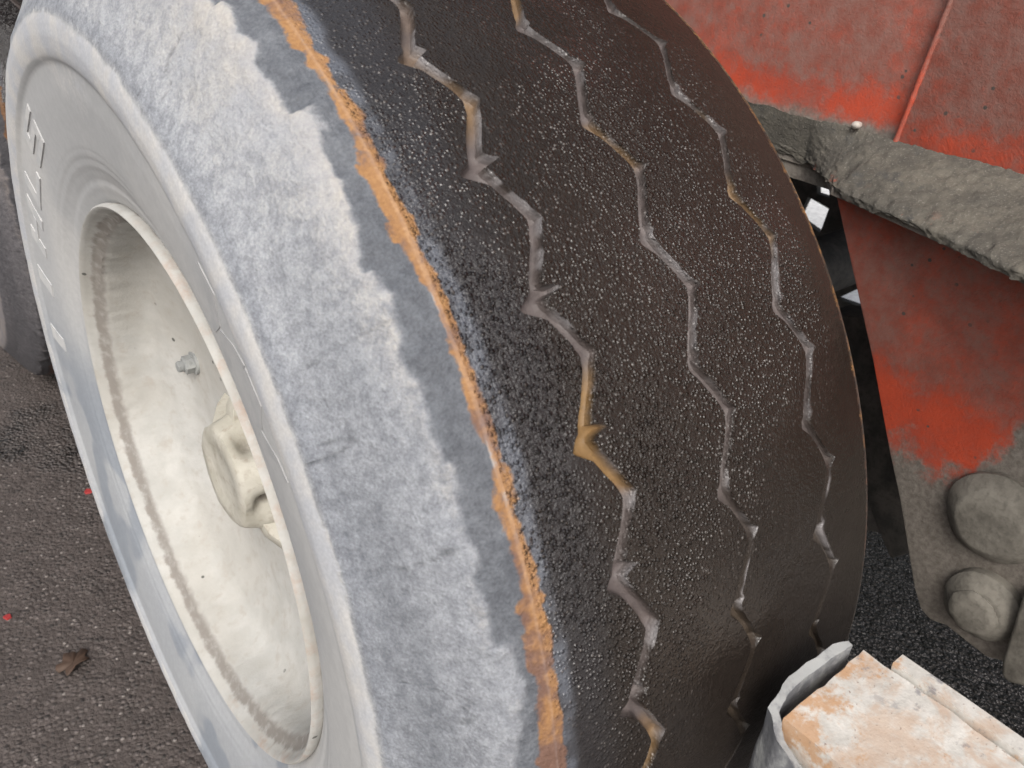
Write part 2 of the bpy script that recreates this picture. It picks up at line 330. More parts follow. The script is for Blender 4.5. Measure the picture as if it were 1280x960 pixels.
def build_tyre(parent):
    # rows: dense over the arc in view, exact at zigzag corners
    fine = np.arange(math.radians(-48), math.radians(102), 0.0023 / R)
    coarse = np.arange(math.radians(102), math.radians(312), math.radians(0.75))
    corners = []
    for g, ph, w in GROOVES:
        for k in range(-4, 14):
            for c in (ph - PER * k, ph - PER * (k + DUTY)):
                if -0.83 < c < 1.77: corners += [c, c - 0.0075, c + 0.0075]
    th = np.unique(np.round(np.r_[fine, coarse, corners], 5)); th = th[np.r_[True, np.diff(th) > 0.0012]]
    nt = len(th)
    sp = side_profile(0.0030)
    ns = len(sp)
    def zig(ph):
        u = ((ph - th) / PER) % 1.0
        tri = np.where(u < DUTY, -1 + 2 * u / DUTY, 1 - 2 * (u - DUTY) / (1 - DUTY)); tri = 0.50 * tri + 0.50 * np.sin(tri * math.pi / 2)
        return AMP * tri, u
    tri_ = lambda u, c, h: np.clip(1 - np.abs((u - c + 0.5) % 1.0 - 0.5) / h, 0, 1)
    edges = []
    for gi, (g, ph, w) in enumerate(GROOVES):
        z, u = zig(ph)
        kk = np.floor((ph - th) / PER)
        amp = 0.5 + vnoise(kk * 3.7 + gi * 11, kk * 0 + gi * 5.3)
        wob = 0.0012 * (fbm(th * 90 + gi * 40, th * 0 + gi * 7.7, 3) - 0.5)
        wob2 = 0.0018 * (fbm(th * 110 + gi * 50 + 9, th * 0 + gi * 3.7, 3) - 0.5)
        ww = w * np.where(u < DUTY, 1.0, 1.02) * (0.85 + 0.3 * fbm(th * 20, th * 0 + gi, 2))
        eL = g + z - ww + wob - (0.0085 if gi == 0 else 0.0050) * tri_(u, 0.06, 0.10) * amp
        eR = g + z + ww + wob2 + (0.0115 if gi == 0 else 0.003) * tri_(u, 0.97, 0.045) * amp + (0.006 if gi > 0 else 0.002) * tri_(u, DUTY - 0.02, 0.06) * amp
        edges.append((eL, eR, u, kk))
    cols_x, cols_r, cols_floor, cols_rw = [], [], [], []
    xs0 = np.full(nt, SIDE[-1][0]); x_end = np.full(nt, 0.3824)
    def rib(xa, xb, n, first):
        for q in range(0 if first else 1, n + 1):
            x = xa + (xb - xa) * q / n
            r = crown(x)
            edge = np.minimum(x - xa, xb - x)
            cols_x.append(x); cols_r.append(r); cols_floor.append(np.zeros(nt)); cols_rw.append(0.0)
    prev = xs0; segs = (26, 34, 32, 22)
    for gi, (eL, eR, u, kk) in enumerate(edges):
        rib(prev, eL, segs[gi], gi > 0)
        cols_x[-1] = cols_x[-1]
        dep = (0.0080, 0.0068, 0.0056)[gi] * (0.75 + 0.5 * fbm(th * 25 + 3 * gi, th * 0 + 2.2 * gi, 3))
        if gi > 0:                                     # the two inner grooves are nearly worn away low down, save for the slanted cuts
            keep = 1 - 0.93 * sstep(0.52, 0.36, th) * sstep(DUTY - 0.03, DUTY + 0.04, u) * sstep(1.0, 0.95, u)
        else: keep = 1 - 0.55 * sstep(0.20, 0.02, th) * sstep(DUTY, DUTY + 0.06, u)
        dep = dep * keep
        for q, (fx, fd) in enumerate(((0.06, 0.18), (0.17, 0.85), (0.30, 1.0), (0.50, 1.05), (0.70, 1.0), (0.84, 0.85), (0.94, 0.18))):
            x = eL + (eR - eL) * fx
            cols_x.append(x); cols_r.append(crown(x) - dep * fd); cols_floor.append(min(1.0, fd) * (0.15 + 0.85 * keep)); cols_rw.append((0.25, 0, 0, 0, 0, 0.3, 1.0)[q])
        prev = eR
        cols_x.append(eR); cols_r.append(crown(eR)); cols_floor.append(np.zeros(nt)); cols_rw.append(0.9)
    rib(prev, x_end, segs[3], False)
    # inner shoulder and inner sidewall
    inner = [(0.3860, 0.5545), (0.3895, 0.551), (0.396, 0.541), (0.404, 0.525), (0.414, 0.50), (0.424, 0.47), (0.430, 0.44), (0.430, 0.41), (0.424, 0.375), (0.41, 0.34), (0.392, 0.312), (0.376, 0.292)]
    X = np.concatenate([np.repeat(sp[:, :1], nt, 1), np.array(cols_x), np.repeat(np.array(inner)[:, :1], nt, 1)])
    RR = np.concatenate([np.repeat(sp[:, 1:], nt, 1), np.array(cols_r), np.repeat(np.array(inner)[:, 1:], nt, 1)])
    FL = np.concatenate([np.zeros((ns, nt)), np.array(cols_floor), np.zeros((len(inner), nt))])
    RW = np.concatenate([np.zeros((ns, nt)), np.repeat(np.array(cols_rw)[:, None], nt, 1), np.zeros((len(inner), nt))])
    nc = X.shape[0]; nct = len(cols_x)
    T = np.repeat(th[None], nc, 0)
    U = T * 0.5                                         # metres along the tyre, roughly
    is_side = np.zeros((nc, nt)); is_side[:ns] = 1
    is_tread = np.zeros((nc, nt)); is_tread[ns:ns + nct] = 1
    sx = X                                              # axial
    # distance along the section for shoulder features
    S = np.repeat(np.r_[0, np.cumsum(np.hypot(np.diff(X[:, 0]), np.diff(RR[:, 0])))][:, None], nt, 1)
    def s_at(x, r):
        i = np.argmin((sp[:, 0] - x) ** 2 + (sp[:, 1] - r) ** 2); return S[i, 0]
    s_corner = s_at(-0.0290, 0.465); s_jag = s_at(0.0215, 0.5465); s_or = s_at(0.044, 0.555); s_ridge = s_at(-0.0255, 0.431)
    # ---- chunky wear on the shoulder: ragged edge with torn steps
    n_lo = fbm(U * 9, S * 3, 3); n_md = fbm(U * 42, S * 42, 4); n_hi = fbm(U * 160, S * 160, 3)
    jn = fbm(U * 60, S * 60 + 4.5, 4) - 0.5
    saw = ((U * 9.6 + 0.35 * vnoise(U * 5, U * 0 + 3)) % 1.0)                   # torn steps, broken at one end
    jag = s_jag + 0.012 * (fbm(U * 13, U * 0 + 1.5, 2) - 0.5) * 2 + 0.006 * (saw - 0.5) + 0.018 * jn
    on_sh = sstep(s_corner - 0.002, s_corner + 0.010, S) * sstep(s_or + 0.001, s_or - 0.006, S) * is_side
    crk = np.exp(-((fbm(U * 26 + 4, S * 5 + 2, 4) - 0.5) / 0.006) ** 2) * sstep(0.5, 0.62, fbm(U * 7 + 9, S * 9, 2)) * on_sh
    lift = on_sh * (-0.0007 * crk + 0.0022 * sstep(jag + 0.0025, jag - 0.0025, S) + 0.0022 * (n_md - 0.5) + 0.0010 * (n_hi - 0.5) + 0.003 * (n_lo - 0.5))
    tear = on_sh * sstep(0.030, 0.0, np.abs(S - jag)) * (fbm(U * 60 + 8, S * 60, 3) - 0.5) * 0.0050
    cor_rag = s_corner + 0.003 + 0.014 * (fbm(U * 55, S * 55 + 8.5, 4) - 0.5) + 0.010 * (fbm(U * 9, U * 0 + 2.5, 2) - 0.5)
    sid = is_side * sstep(s_at(-0.006, 0.332), s_at(-0.0155, 0.362), S) * (1 - on_sh)
    lift2 = sid * (0.0010 * (n_md - 0.5) * sstep(s_ridge, s_ridge + 0.004, S) + 0.0004 * (n_lo - 0.5))
    # thin circular moulding ribs and a shoulder step in the sidewall
    for rr, hh, w_ in ((0.339, 0.0007, 0.0012), (0.343, 0.0007, 0.0012), (0.351, 0.0009, 0.0016), (0.358, 0.0006, 0.0014)):
        lift2 = lift2 + is_side * hh * np.exp(-((RR - rr) / w_) ** 2)
    tot = lift + tear + lift2
    # section normals
    dx = np.gradient(X, axis=0); dr = np.gradient(RR, axis=0); ln = np.hypot(dx, dr) + 1e-9
    nx, nr = -dr / ln, dx / ln
    X = X + nx * tot; RR = RR + nr * tot
    RR = RR + is_tread * (1 - FL) * 0.0010 * (fbm(U * 30, sx * 30, 3) - 0.5)
    # ---- colour and state of the surface
    up = np.sin(T)
    def lerp(a, b, f): return a + (np.array(b) - a) * f[..., None]
    col = np.zeros((nc, nt, 3)) + np.array((0.40, 0.405, 0.41))
    col = lerp(col, (0.46, 0.46, 0.455), sstep(0.35, 0.65, fbm(U * 5, S * 7, 3)))
    # rubbed bluish patches of barer rubber on the sidewall
    patch = sstep(0.44, 0.56, fbm(U * 8 + 3, S * 14 + 5, 3)) * sstep(2.9, 3.4, T)
    col = lerp(col, (0.25, 0.275, 0.31), sstep(2.7, 3.3, T) * 0.45 * is_side)
    col = lerp(col, (0.215, 0.24, 0.275), patch * 0.75 * is_side)
    sh_n = fbm(U * 5 + 3, S * 26, 4)
    shc = np.zeros((nc, nt, 3)) + np.array((0.195, 0.208, 0.230)); shc = lerp(shc, (0.262, 0.276, 0.300), sstep(0.38, 0.62, sh_n)); shc = lerp(shc, (0.335, 0.350, 0.372), sstep(0.5, 1.1, T)); shc = lerp(shc, (0.205, 0.22, 0.247), 0.6 * np.exp(-((S - cor_rag - 0.008) / 0.009) ** 2))
    shc = shc * (1 - 0.45 * crk)[..., None]
    shf = (on_sh * sstep(cor_rag - 0.0012, cor_rag + 0.0018, S))[..., None]; col = col * (1 - shf) + shc * shf
    strip = sstep(jag - 0.002, jag + 0.002, S) * is_side
    col = lerp(col, (0.104, 0.113, 0.129), strip * (0.75 + 0.35 * n_md))
    tread_c = np.array((0.0215, 0.0168, 0.0138)); tmix = is_tread[..., None]
    tc = tread_c * (0.75 + 0.6 * fbm(U * 11, sx * 11, 4))[..., None]
    col = col * (1 - tmix) + tc * tmix
    blue = is_tread * sstep(0.064, 0.055, sx + 0.012 * (fbm(U * 25, sx * 25, 3) - 0.5))
    col = lerp(col, (0.115, 0.124, 0.145), blue * (0.45 + 0.55 * sstep(0.35, 0.6, fbm(U * 45, sx * 45, 3))))
    col = lerp(col, (0.034, 0.033, 0.036), is_tread * 0.7 * sstep(0.115, 0.065, sx + 0.05 * (fbm(U * 14, sx * 14, 3) - 0.5)) * (1 - blue))  # soft pale sheen painted into the colour along the left tread
    # mud lying in the grooves
    mud_n = fbm(U * 14 + 2, sx * 9, 3)
    mudc = np.zeros((nc, nt, 3)) + np.array((0.118, 0.098, 0.094))
    orange = sstep(0.34, 0.50, mud_n) * sstep(0.165, 0.150, sx) * sstep(1.25, 0.75, T) + sstep(0.56, 0.66, mud_n) * sstep(0.15, 0.17, sx) * 0.7
    mudc = mudc * (0.7 + 0.6 * fbm(U * 40, sx * 200, 3))[..., None]
    mudc = lerp(mudc, (0.24, 0.145, 0.06), np.clip(orange, 0, 1))
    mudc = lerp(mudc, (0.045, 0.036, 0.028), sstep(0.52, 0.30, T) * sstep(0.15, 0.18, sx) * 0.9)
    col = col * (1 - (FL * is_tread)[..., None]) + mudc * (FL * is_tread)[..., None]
    dry = RW * sstep(0.46, 0.62, fbm(U * 75, sx * 75, 3)) * sstep(0.30, 0.55, fbm(U * 12 + 7, sx * 3, 2))
    col = lerp(col, (0.24, 0.228, 0.232), dry * 0.8)
    inner_m = np.zeros((nc, nt)); inner_m[ns + nct:] = 1
    col = lerp(col, (0.06, 0.055, 0.05), inner_m)
    dust = np.zeros((nc, nt))
    # pale dust: a thick rim of it just inside the shoulder corner, a band on the torn edge, a mottled film on the shoulder
    sidew = is_side * (1 - on_sh)
    dust += sidew * (0.12 + 0.62 * sstep(s_ridge + 0.002, s_ridge + 0.007, S) + 0.35 * sstep(0.40, 0.62, fbm(U * 6 + 1, S * 9, 3)) * sstep(-0.1, 0.8, up) * sstep(0.36, 0.42, RR))
    dust *= 1 - 0.55 * patch
    near_jag = np.exp(-np.clip(jag - S, 0, 1) / 0.020) * sstep(jag + 0.004, jag - 0.003, S)
    film = 0.03 + 0.36 * sstep(0.45, 1.05, T) + 0.15 * (fbm(U * 7 + 6, S * 26, 4) - 0.5) * 2
    dust = np.where(on_sh > 0.4, np.clip(film, 0, 1) * sstep(jag + 0.004, jag - 0.003, S) * (1 - 0.75 * np.exp(-((S - cor_rag - 0.008) / 0.008) ** 2)) + 0.50 * near_jag * (0.25 + 1.1 * fbm(U * 24, S * 30, 3)), dust)
    dust = np.where((on_sh > 0.05) & (S < cor_rag), 0.8, dust)
    dust += inner_m * 0.15
    # dried film on grooves' far walls
    # orange line where tread meets shoulder, on both edges
    rw = 0.0050 + 0.0022 * sstep(0.75, 0.35, T) + 0.0046 * (fbm(U * 22, U * 0 + 12, 3) - 0.5) * 2 + 0.003 * sstep(0.62, 0.7, fbm(U * 60, U * 0 + 3, 2))
    off = 0.0045 * (fbm(U * 35, U * 0 + 22, 3) - 0.5) * 2
    sxa = np.concatenate([S[:ns] - s_or, (X[ns:ns + nct] - SIDE[-1][0]), np.full((len(inner), nt), 1.0)])
    rust = sstep(rw + 0.0034, rw - 0.0022, np.abs(sxa - off)) * (0.42 + 0.75 * fbm(U * 16, U * 0 + 31, 4))
    rust = np.maximum(rust, 0.55 * sstep(0.0034, 0.0010, np.abs(X - 0.3845)) * (RR > 0.53) * sstep(-0.2, 0.3, T))
    # drips of rusty mud off the line
    wet = is_tread * (1 - FL) * (0.80 + 0.35 * sstep(0.35, 0.65, fbm(U * 9 + 5, sx * 9, 3))) + FL * 0.35 + 0.22 * strip
    wet = wet * (1 - 0.25 * sstep(0.45, 0.1, T) * is_tread)
    peb = is_tread * (1 - FL) * (0.52 + 0.60 * sstep(0.20, 0.06, sx)) * (0.22 + 0.78 * sstep(0.10, 0.60, T + 0.9 * (0.2 - sx))) * (0.35 + 1.1 * sstep(0.30, 0.70, fbm(U * 9, sx * 9, 3))) * sstep(0.385, 0.345, sx)
    peb = np.minimum(peb, 0.95) * sstep(1.9, 1.5, T)
    # ---- mesh
    Vx = X.T.reshape(-1); Vy = (-RR * np.cos(T)).T.reshape(-1); Vz = (RR * np.sin(T)).T.reshape(-1)
    V = np.stack([Vx, Vy, Vz], 1)
    a = (np.arange(nt)[:, None] * nc + np.arange(nc - 1)[None])
    b = (((np.arange(nt) + 1) % nt)[:, None] * nc + np.arange(nc - 1)[None])
    F = np.stack([a, a + 1, b + 1, b], -1).reshape(-1, 4)[:, ::-1]
    me = bpy.data.meshes.new('tyre')
    me.vertices.add(len(V)); me.vertices.foreach_set('co', V.astype(np.float32).ravel())
    me.loops.add(F.size); me.loops.foreach_set('vertex_index', F.astype(np.int32).ravel())
    me.polygons.add(len(F)); me.polygons.foreach_set('loop_start', np.arange(0, F.size, 4, dtype=np.int32))
    me.update(calc_edges=True)
    ca = me.attributes.new('col', 'FLOAT_COLOR', 'POINT')
    rgba = np.concatenate([col, np.ones((nc, nt, 1))], -1).transpose(1, 0, 2).reshape(-1, 4)
    ca.data.foreach_set('color', rgba.astype(np.float32).ravel())
    lt = 1.0 - 0.21 * (on_sh > 0.4) * (S > cor_rag) * sstep(0.0, 0.002, S - cor_rag); lt = lt - 0.07 * on_sh * sstep(0.9, 0.3, T)
    ca = me.attributes.new('dlt', 'FLOAT_COLOR', 'POINT')
    wr = near_jag * 0.06
    ca.data.foreach_set('color', np.stack([lt + wr, lt + wr * 0.4, lt - wr * 0.4, np.ones_like(lt)], -1).transpose(1, 0, 2).reshape(-1, 4).astype(np.float32).ravel())
    for nm, arr in (('dust', dust), ('rust', rust), ('wet', wet), ('peb', peb), ('rgh', 0.14 + 0.70 * on_sh + 0.25 * is_tread)):
        at = me.attributes.new(nm, 'FLOAT', 'POINT'); at.data.foreach_set('value', np.clip(arr, 0, 1.2).T.astype(np.float32).ravel())
    return finish('tyre', me, M_TYRE, parent, 38)

def side_x(r):
    p = np.array(SIDE)[5:16]; return float(np.interp(r, p[:, 1], p[:, 0]))
M_LETTER = (lambda n: n.out(n.mix(n.ramp(n.noise(60, 4), 0.35, 0.65), (0.44, 0.45, 0.455), (0.52, 0.52, 0.515)), 0.85, n.bump(n.noise(300, 3), 0.3, 0.001), spec=0.3))(NT('raised_sidewall_rubber'))
M_MOULD = (lambda n: n.out(n.mix(n.ramp(n.noise(60, 4), 0.35, 0.65), (0.385, 0.39, 0.395), (0.44, 0.44, 0.44)), 0.85, n.bump(n.noise(300, 3), 0.3, 0.001), spec=0.3))(NT('moulded_sidewall_rubber'))
def raised(name, parent, tris, height=0.0016, mat=None):
    """tris: outlines as lists of (theta, r); each becomes a low raised plate following the sidewall"""
    bm = bmesh.new()
    for poly in tris:
        top = [bm.verts.new((side_x(r) - height, -r * math.cos(t), r * math.sin(t))) for t, r in poly]
        bot = [bm.verts.new((side_x(r) + 0.002, -r * math.cos(t), r * math.sin(t))) for t, r in poly]
        bm.faces.new(top)
        for i in range(len(top)):
            j = (i + 1) % len(top); bm.faces.new((top[i], bot[i], bot[j], top[j]))
    return bm_obj(name, bm, mat or M_LETTER, parent, 30)
def stroke_letters(word, t0, r0, h, w, gap, slant=0.0):
    """block capitals from bars, reading clockwise with their tops outward"""
    B = {'H': [(0, 0, .26, 1), (.74, 0, 1, 1), (.26, .40, .74, .62)], 'L': [(0, 0, .26, 1), (.26, 0, .95, .22)], 'I': [(.35, 0, .65, 1)],
         'S': [(0, 0, 1, .2), (.74, .2, 1, .6), (0, .4, .74, .6), (0, .6, .26, 1), (.26, .8, 1, 1)], 'E': [(0, 0, .26, 1), (.26, 0, 1, .2), (.26, .4, .85, .6), (.26, .8, 1, 1)]}
    out = []; x = 0
    for ch in word:
        if ch in B:
            let = []; out.append(let)
            for (a, c, b, d) in B[ch]:
                q = [(a, c), (b, c), (b, d), (a, d)]
                let.append([(t0 - (x + u * w + slant * v * h) / (r0 + h / 2), r0 + v * h) for u, v in q])
        x += w + gap
    return out

def build_wheel():
    t = empty('wheel', (0, 0, R), 'large worn wheel with bald zigzag tread and cream dished rim, filling the view', 'wheel', None)
    ty = build_tyre(t)
    L = stroke_letters('IIHLS', math.radians(184), 0.384, 0.038, 0.068, 0.022, 0.2)
    for letter in L: raised('raised_letter', ty, letter, 0.0014)
    # broad zigzag moulding on the front of the sidewall
    zz = []
    for k in range(4):
        tt = math.radians(57 - 5.5 * k); d = math.radians(5.5)
        if k % 2 == 0: zz.append([(tt, 0.352), (tt, 0.418), (tt - d * 0.7, 0.420), (tt - d * 1.0, 0.396), (tt - d * 0.8, 0.372), (tt - d * 0.35, 0.354)])
        else: zz.append([(tt, 0.392), (tt, 0.370), (tt - d * 0.45, 0.350), (tt - d * 0.98, 0.352), (tt - d * 0.98, 0.418), (tt - d * 0.55, 0.412)])
    raised('raised_moulding', ty, zz, 0.0007, M_MOULD)
    # ---- rim
    prof = [(0.014, 0.301), (0.006, 0.3035), (0.000, 0.3045), (-0.0040, 0.3038), (-0.0060, 0.3018), (-0.0050, 0.2995), (-0.001, 0.2975), (0.006, 0.2940), (0.0105, 0.2900), (0.0130, 0.2860), (0.022, 0.2815),
            (0.040, 0.2790), (0.055, 0.2745), (0.064, 0.2670), (0.070, 0.2560), (0.078, 0.2380), (0.086, 0.2200), (0.091, 0.200), (0.093, 0.160), (0.096, 0.120), (0.100, 0.075), (0.102, 0.02)]
    rj = np.random.default_rng(3)
    crust = rj.random((360, 40))
    def jit(i, j): return -0.0018 * crust[i % 360, j] if j in (9, 10) else 0.0
    v, f = lathe(prof, 360, jitter=jit)
    rim = mesh_obj('rim', v, [q[::-1] for q in f], M_RIM, t, 40)
    # back of the rim, closing the barrel inside the tyre
    v, f = lathe([(0.014, 0.3005), (0.05, 0.290), (0.2, 0.270), (0.33, 0.288), (0.376, 0.300)], 96)
    mesh_obj('barrel', v, f, M_DARK, rim, 40)
    v, f = lathe([(0.097, 0.30), (0.104, 0.24), (0.108, 0.02)], 96)
    mesh_obj('disc_back', v, f, M_DARK, rim, 40)
    # ---- hub: scalloped casting with a flat cap
    bm = bmesh.new()
    rings = []; n = 120
    for (a, r0, lob) in ((0.112, 0.076, 0.25), (0.086, 0.072, 0.34), (0.066, 0.069, 0.36), (0.058, 0.066, 0.28), (0.053, 0.064, 0.14), (0.049, 0.0625, 0.08), (0.044, 0.060, 0.05), (0.042, 0.056, 0.05), (0.0415, 0.040, 0.0), (0.0435, 0.036, 0.0), (0.0435, 0.008, 0.0)):
        ring = []
        for i in range(n):
            th = 2 * math.pi * i / n
            c = 0.5 + 0.5 * math.cos(5 * (th - math.radians(62)))
            k8 = math.cos(math.pi / 10) / math.cos(((th + math.radians(8)) % (math.pi / 5)) - math.pi / 10)      # ten flats
            rr = r0 * (1 - lob * c ** 2.2) * (1 + 0.9 * (k8 - 0.975))
            ring.append(bm.verts.new((a, -rr * math.cos(th), rr * math.sin(th))))
        rings.append(ring)
    for A, B_ in zip(rings, rings[1:]):
        for i in range(n): bm.faces.new((A[i], A[(i + 1) % n], B_[(i + 1) % n], B_[i]))
    bm.faces.new(rings[-1])
    hub = bm_obj('hub', bm, M_HUB, t, 40)
    # webs from hub to disc
    for k in range(5):
        bm = bmesh.new(); w = 0.011
        pts = [(0.058, 0.050), (0.064, 0.078), (0.080, 0.104), (0.1005, 0.124), (0.1005, 0.050)]
        a = [bm.verts.new((x, -r, -w)) for x, r in pts]; b = [bm.verts.new((x, -r, w)) for x, r in pts]
        bm.faces.new(a); bm.faces.new(b[::-1])
        for i in range(5): bm.faces.new((a[i], b[i], b[(i + 1) % 5], a[(i + 1) % 5]))
        bmesh.ops.rotate(bm, verts=bm.verts, cent=(0, 0, 0), matrix=Matrix.Rotation(-math.radians(62 + 36 + 72 * k), 3, 'X'))
        bm_obj('hub_web', bm, M_HUB, hub, 40, 0.002)
    # ---- wheel bolts
    bm = bmesh.new()
    n6 = 6
    def ringx(x, r, n, ph=0): return [bm.verts.new((x, r * math.cos(2 * math.pi * i / n + ph), r * math.sin(2 * math.pi * i / n + ph))) for i in range(n)]
    def join(a, b):
        for i in range(len(a)): bm.faces.new((a[i], a[(i + 1) % len(a)], b[(i + 1) % len(a)], b[i]))
    a = ringx(0.006, 0.019, 24); b = ringx(-0.003, 0.019, 24); c = ringx(-0.0035, 0.015, 24); join(a, b); join(b, c)
    h0 = ringx(-0.0035, 0.0150, 6); h1 = ringx(-0.016, 0.0150, 6); h2 = ringx(-0.018, 0.0125, 6); join(h0, h1); join(h1, h2); bm.faces.new(h2); bm.faces.new(c)
    s0 = ringx(-0.0175, 0.009, 16); s1 = ringx(-0.026, 0.009, 16); s2 = ringx(-0.0275, 0.0075, 16); join(s0, s1); join(s1, s2); bm.faces.new(s2)
    proto = bm_obj('wheel_bolt', bm, M_BOLT, t, 35)
    for k, ang in enumerate((170, 115, 350, 318)):
        o = proto if k == 0 else proto.copy()
        if k: C.objects.link(o); o.parent = t
        th = math.radians(ang)
        o.location = (0.0905, -0.200 * math.cos(th), 0.200 * math.sin(th)); o.rotation_euler = (0.4 * k, 0, 0); o.scale = (0.8, 0.8, 0.8)
    return t
def copy_tree(o, parent=None):
    c = o.copy(); C.objects.link(c)
    if parent: c.parent = parent
    for ch in list(o.children): copy_tree(ch, c)
    return c

wheel = build_wheel()
rear = copy_tree(wheel)
rear.location = (0.02, 1.50, R); rear.rotation_euler = (math.radians(37), 0, 0)
rear['label'] = 'dusty second wheel on the axle behind the big worn wheel, beyond its sidewall'
for ch in rear.children:
    if ch.name.startswith('tyre'): ch.color = (0.42, 0.38, 0.37, 1)
wheel['group'] = 'wheels along the near side of the machine'; rear['group'] = wheel['group']

# ------------------------------------------------------------------ the red machine frame
frame = empty('machine_frame', (0, 0, 0), 'red painted chassis frame with dirt-caked ledge and pinned hanger plate beside the wheel', 'chassis')
XW = 0.75
bm = bmesh.new(); box(bm, XW, XW + 0.012, -1.6, 2.6, 0.84, 1.50); bm_obj('side_web', bm, M_WEB, frame, 35)
# doubler plate nearer the camera, its free edge slightly slanted
e0 = on_x(1105, 205, XW - 0.012); e1 = on_x(1185, 0, XW - 0.012); sl = (e1.y - e0.y) / (e1.z - e0.z)
bm = bmesh.new(); prism_x(bm, [(e0.y, e0.z - 0.03), (e0.y + sl * 0.6, e0.z + 0.6), (-1.55, e0.z + 0.6), (-1.55, e0.z - 0.03)], XW - 0.014, XW - 0.0005)
bm_obj('doubler_plate', bm, M_DOUB, frame, 35, 0.003)
bm = bmesh.new(); nb = 90; ring = 8; prev_ = None
for i in range(nb):
    f_ = i / (nb - 1); zz_ = e0.z - 0.02 + 0.62 * f_; yy_ = e0.y + sl * (zz_ - e0.z) - 0.004
    rr_ = 0.0024 + 0.0012 * (fbm(np.array([i * 0.6]), np.array([2.0]), 2)[0] - 0.5)
    cur = [bm.verts.new((XW - 0.014 + rr_ * math.sin(2 * math.pi * k / ring), yy_ + 1.3 * rr_ * math.cos(2 * math.pi * k / ring), zz_)) for k in range(ring)]
    if prev_:
        for k in range(ring): bm.faces.new((prev_[k], prev_[(k + 1) % ring], cur[(k + 1) % ring], cur[k]))
    prev_ = cur
bm_obj('weld_bead', bm, m_red('red_paint_worn_edge', 0.8, 1.5, 0.8, 0.98, amount=0.9), frame, 60)
# ledge flange: widening toward the camera
edge_px = [(962, 178), (985, 197), (1033, 213), (1038, 243), (1110, 275), (1210, 320), (1280, 355)]
E = [on_z(px, py, 0.860) for px, py in edge_px]
E = [Vector((XW - 0.004, 0.02, 0.868)), Vector((XW - 0.004, E[0].y + 0.02, 0.868))] + [Vector((min(e.x, XW - 0.004), e.y, e.z)) for e in E] + [Vector((0.55, -0.60, 0.868)), Vector((0.53, -0.75, 0.868)), Vector((0.53, -1.5, 0.868))]
bm = bmesh.new()
top = [bm.verts.new((e.x, e.y, 0.868)) for e in E] + [bm.verts.new((XW - 0.0008, E[-1].y, 0.868)), bm.verts.new((XW - 0.0008, E[0].y, 0.868))]
r_ = bmesh.ops.extrude_face_region(bm, geom=[bm.faces.new(top)])
bmesh.ops.translate(bm, verts=[v for v in r_['geom'] if isinstance(v, bmesh.types.BMVert)], vec=(0, 0, -0.008))
bm_obj('ledge_flange', bm, M_DOUB, frame, 35)
# caked dirt on the ledge, spilling over the lip
Ed_px = [on_z(a_, b_, 0.862) for a_, b_ in ((962, 178), (1008, 205), (1046, 246), (1110, 276), (1210, 321), (1280, 356))]
Es = [E[0], E[1]] + [Vector((min(e.x, XW - 0.006), e.y, e.z)) for e in Ed_px] + E[-3:]
Ed = np.array([(e.x, e.y) for e in Es]); dl = np.r_[0, np.cumsum(np.hypot(*np.diff(Ed, axis=0).T))]
nu, nv = 420, 56
us = np.linspace(dl[1] * 0.6, dl[-2] + 0.15, nu); ex = np.interp(us, dl, Ed[:, 0]); ey = np.interp(us, dl, Ed[:, 1])
uu, vv = np.meshgrid(np.linspace(0, 1, nu), np.linspace(0, 1, nv), indexing='ij')
EX = ex[:, None]; EY = ey[:, None]; along = us[:, None] + 0 * vv
hn = fbm(along * 28, vv * 4, 4); hf = fbm(along * 130, vv * 14, 4); hh = fbm(along * 320, vv * 40, 3)
wallx = XW - 0.0145
spill = 0.0005 + 0.0045 * sstep(0.45, 0.60, fbm(along * 14 + 3, vv * 0 + 2, 3))
vx = vv / 0.86
px_ = np.where(vx < 1, wallx + (EX - 0.0012 - wallx) * vx, EX - 0.0012 + 0.0012 * np.clip((vx - 1) / 0.16, 0, 1))
top_h = 0.047 * (1 - np.clip(vx, 0, 1)) ** 0.95 + 0.003 + 0.008 * (hn - 0.45) + 0.0028 * (hf - 0.5) + 0.0014 * (hh - 0.5)
pz = np.where(vx < 1, 0.868 + np.maximum(top_h, 0.0015), 0)
drop = 0.868 + 0.003 - (np.clip((vx - 1) / 0.16, 0, 1)) * (0.003 + spill * (0.6 + 0.8 * hf))
pz = np.where(vx < 1, pz, drop)
px_ = px_ - np.where(vx > 0.85, 0.0035 * (hf - 0.35), 0)
py_ = EY + 0.004 * (hf - 0.5) + 0 * vv
DV = np.stack([px_, py_, pz], -1).reshape(-1, 3)
DF = [(i * nv + j, (i + 1) * nv + j, (i + 1) * nv + j + 1, i * nv + j + 1) for i in range(nu - 1) for j in range(nv - 1)]
dirt = mesh_obj('caked_dirt', DV, DF, M_DIRT, frame, 60); tag(dirt, 'grey-brown road dirt caked along the ledge', kind='stuff')
# small pale stone lying in the dirt
sp_ = on_x(1071, 156, XW - 0.02)
bm = bmesh.new(); bmesh.ops.create_icosphere(bm, subdivisions=2, radius=0.006)
for v in bm.verts: v.co = Vector((v.co.x * 1.2, v.co.y * 1.1, v.co.z * 0.75)) * (0.85 + 0.3 * random.random())
bmesh.ops.translate(bm, verts=bm.verts, vec=(sp_.x, sp_.y, sp_.z)); stone = bm_obj('pebble', bm, m_plain('pale_stone', (0.48, 0.44, 0.40)), None, 60)
tag(stone, 'small pale pebble stuck in the dirt on the red ledge', 'pebble')
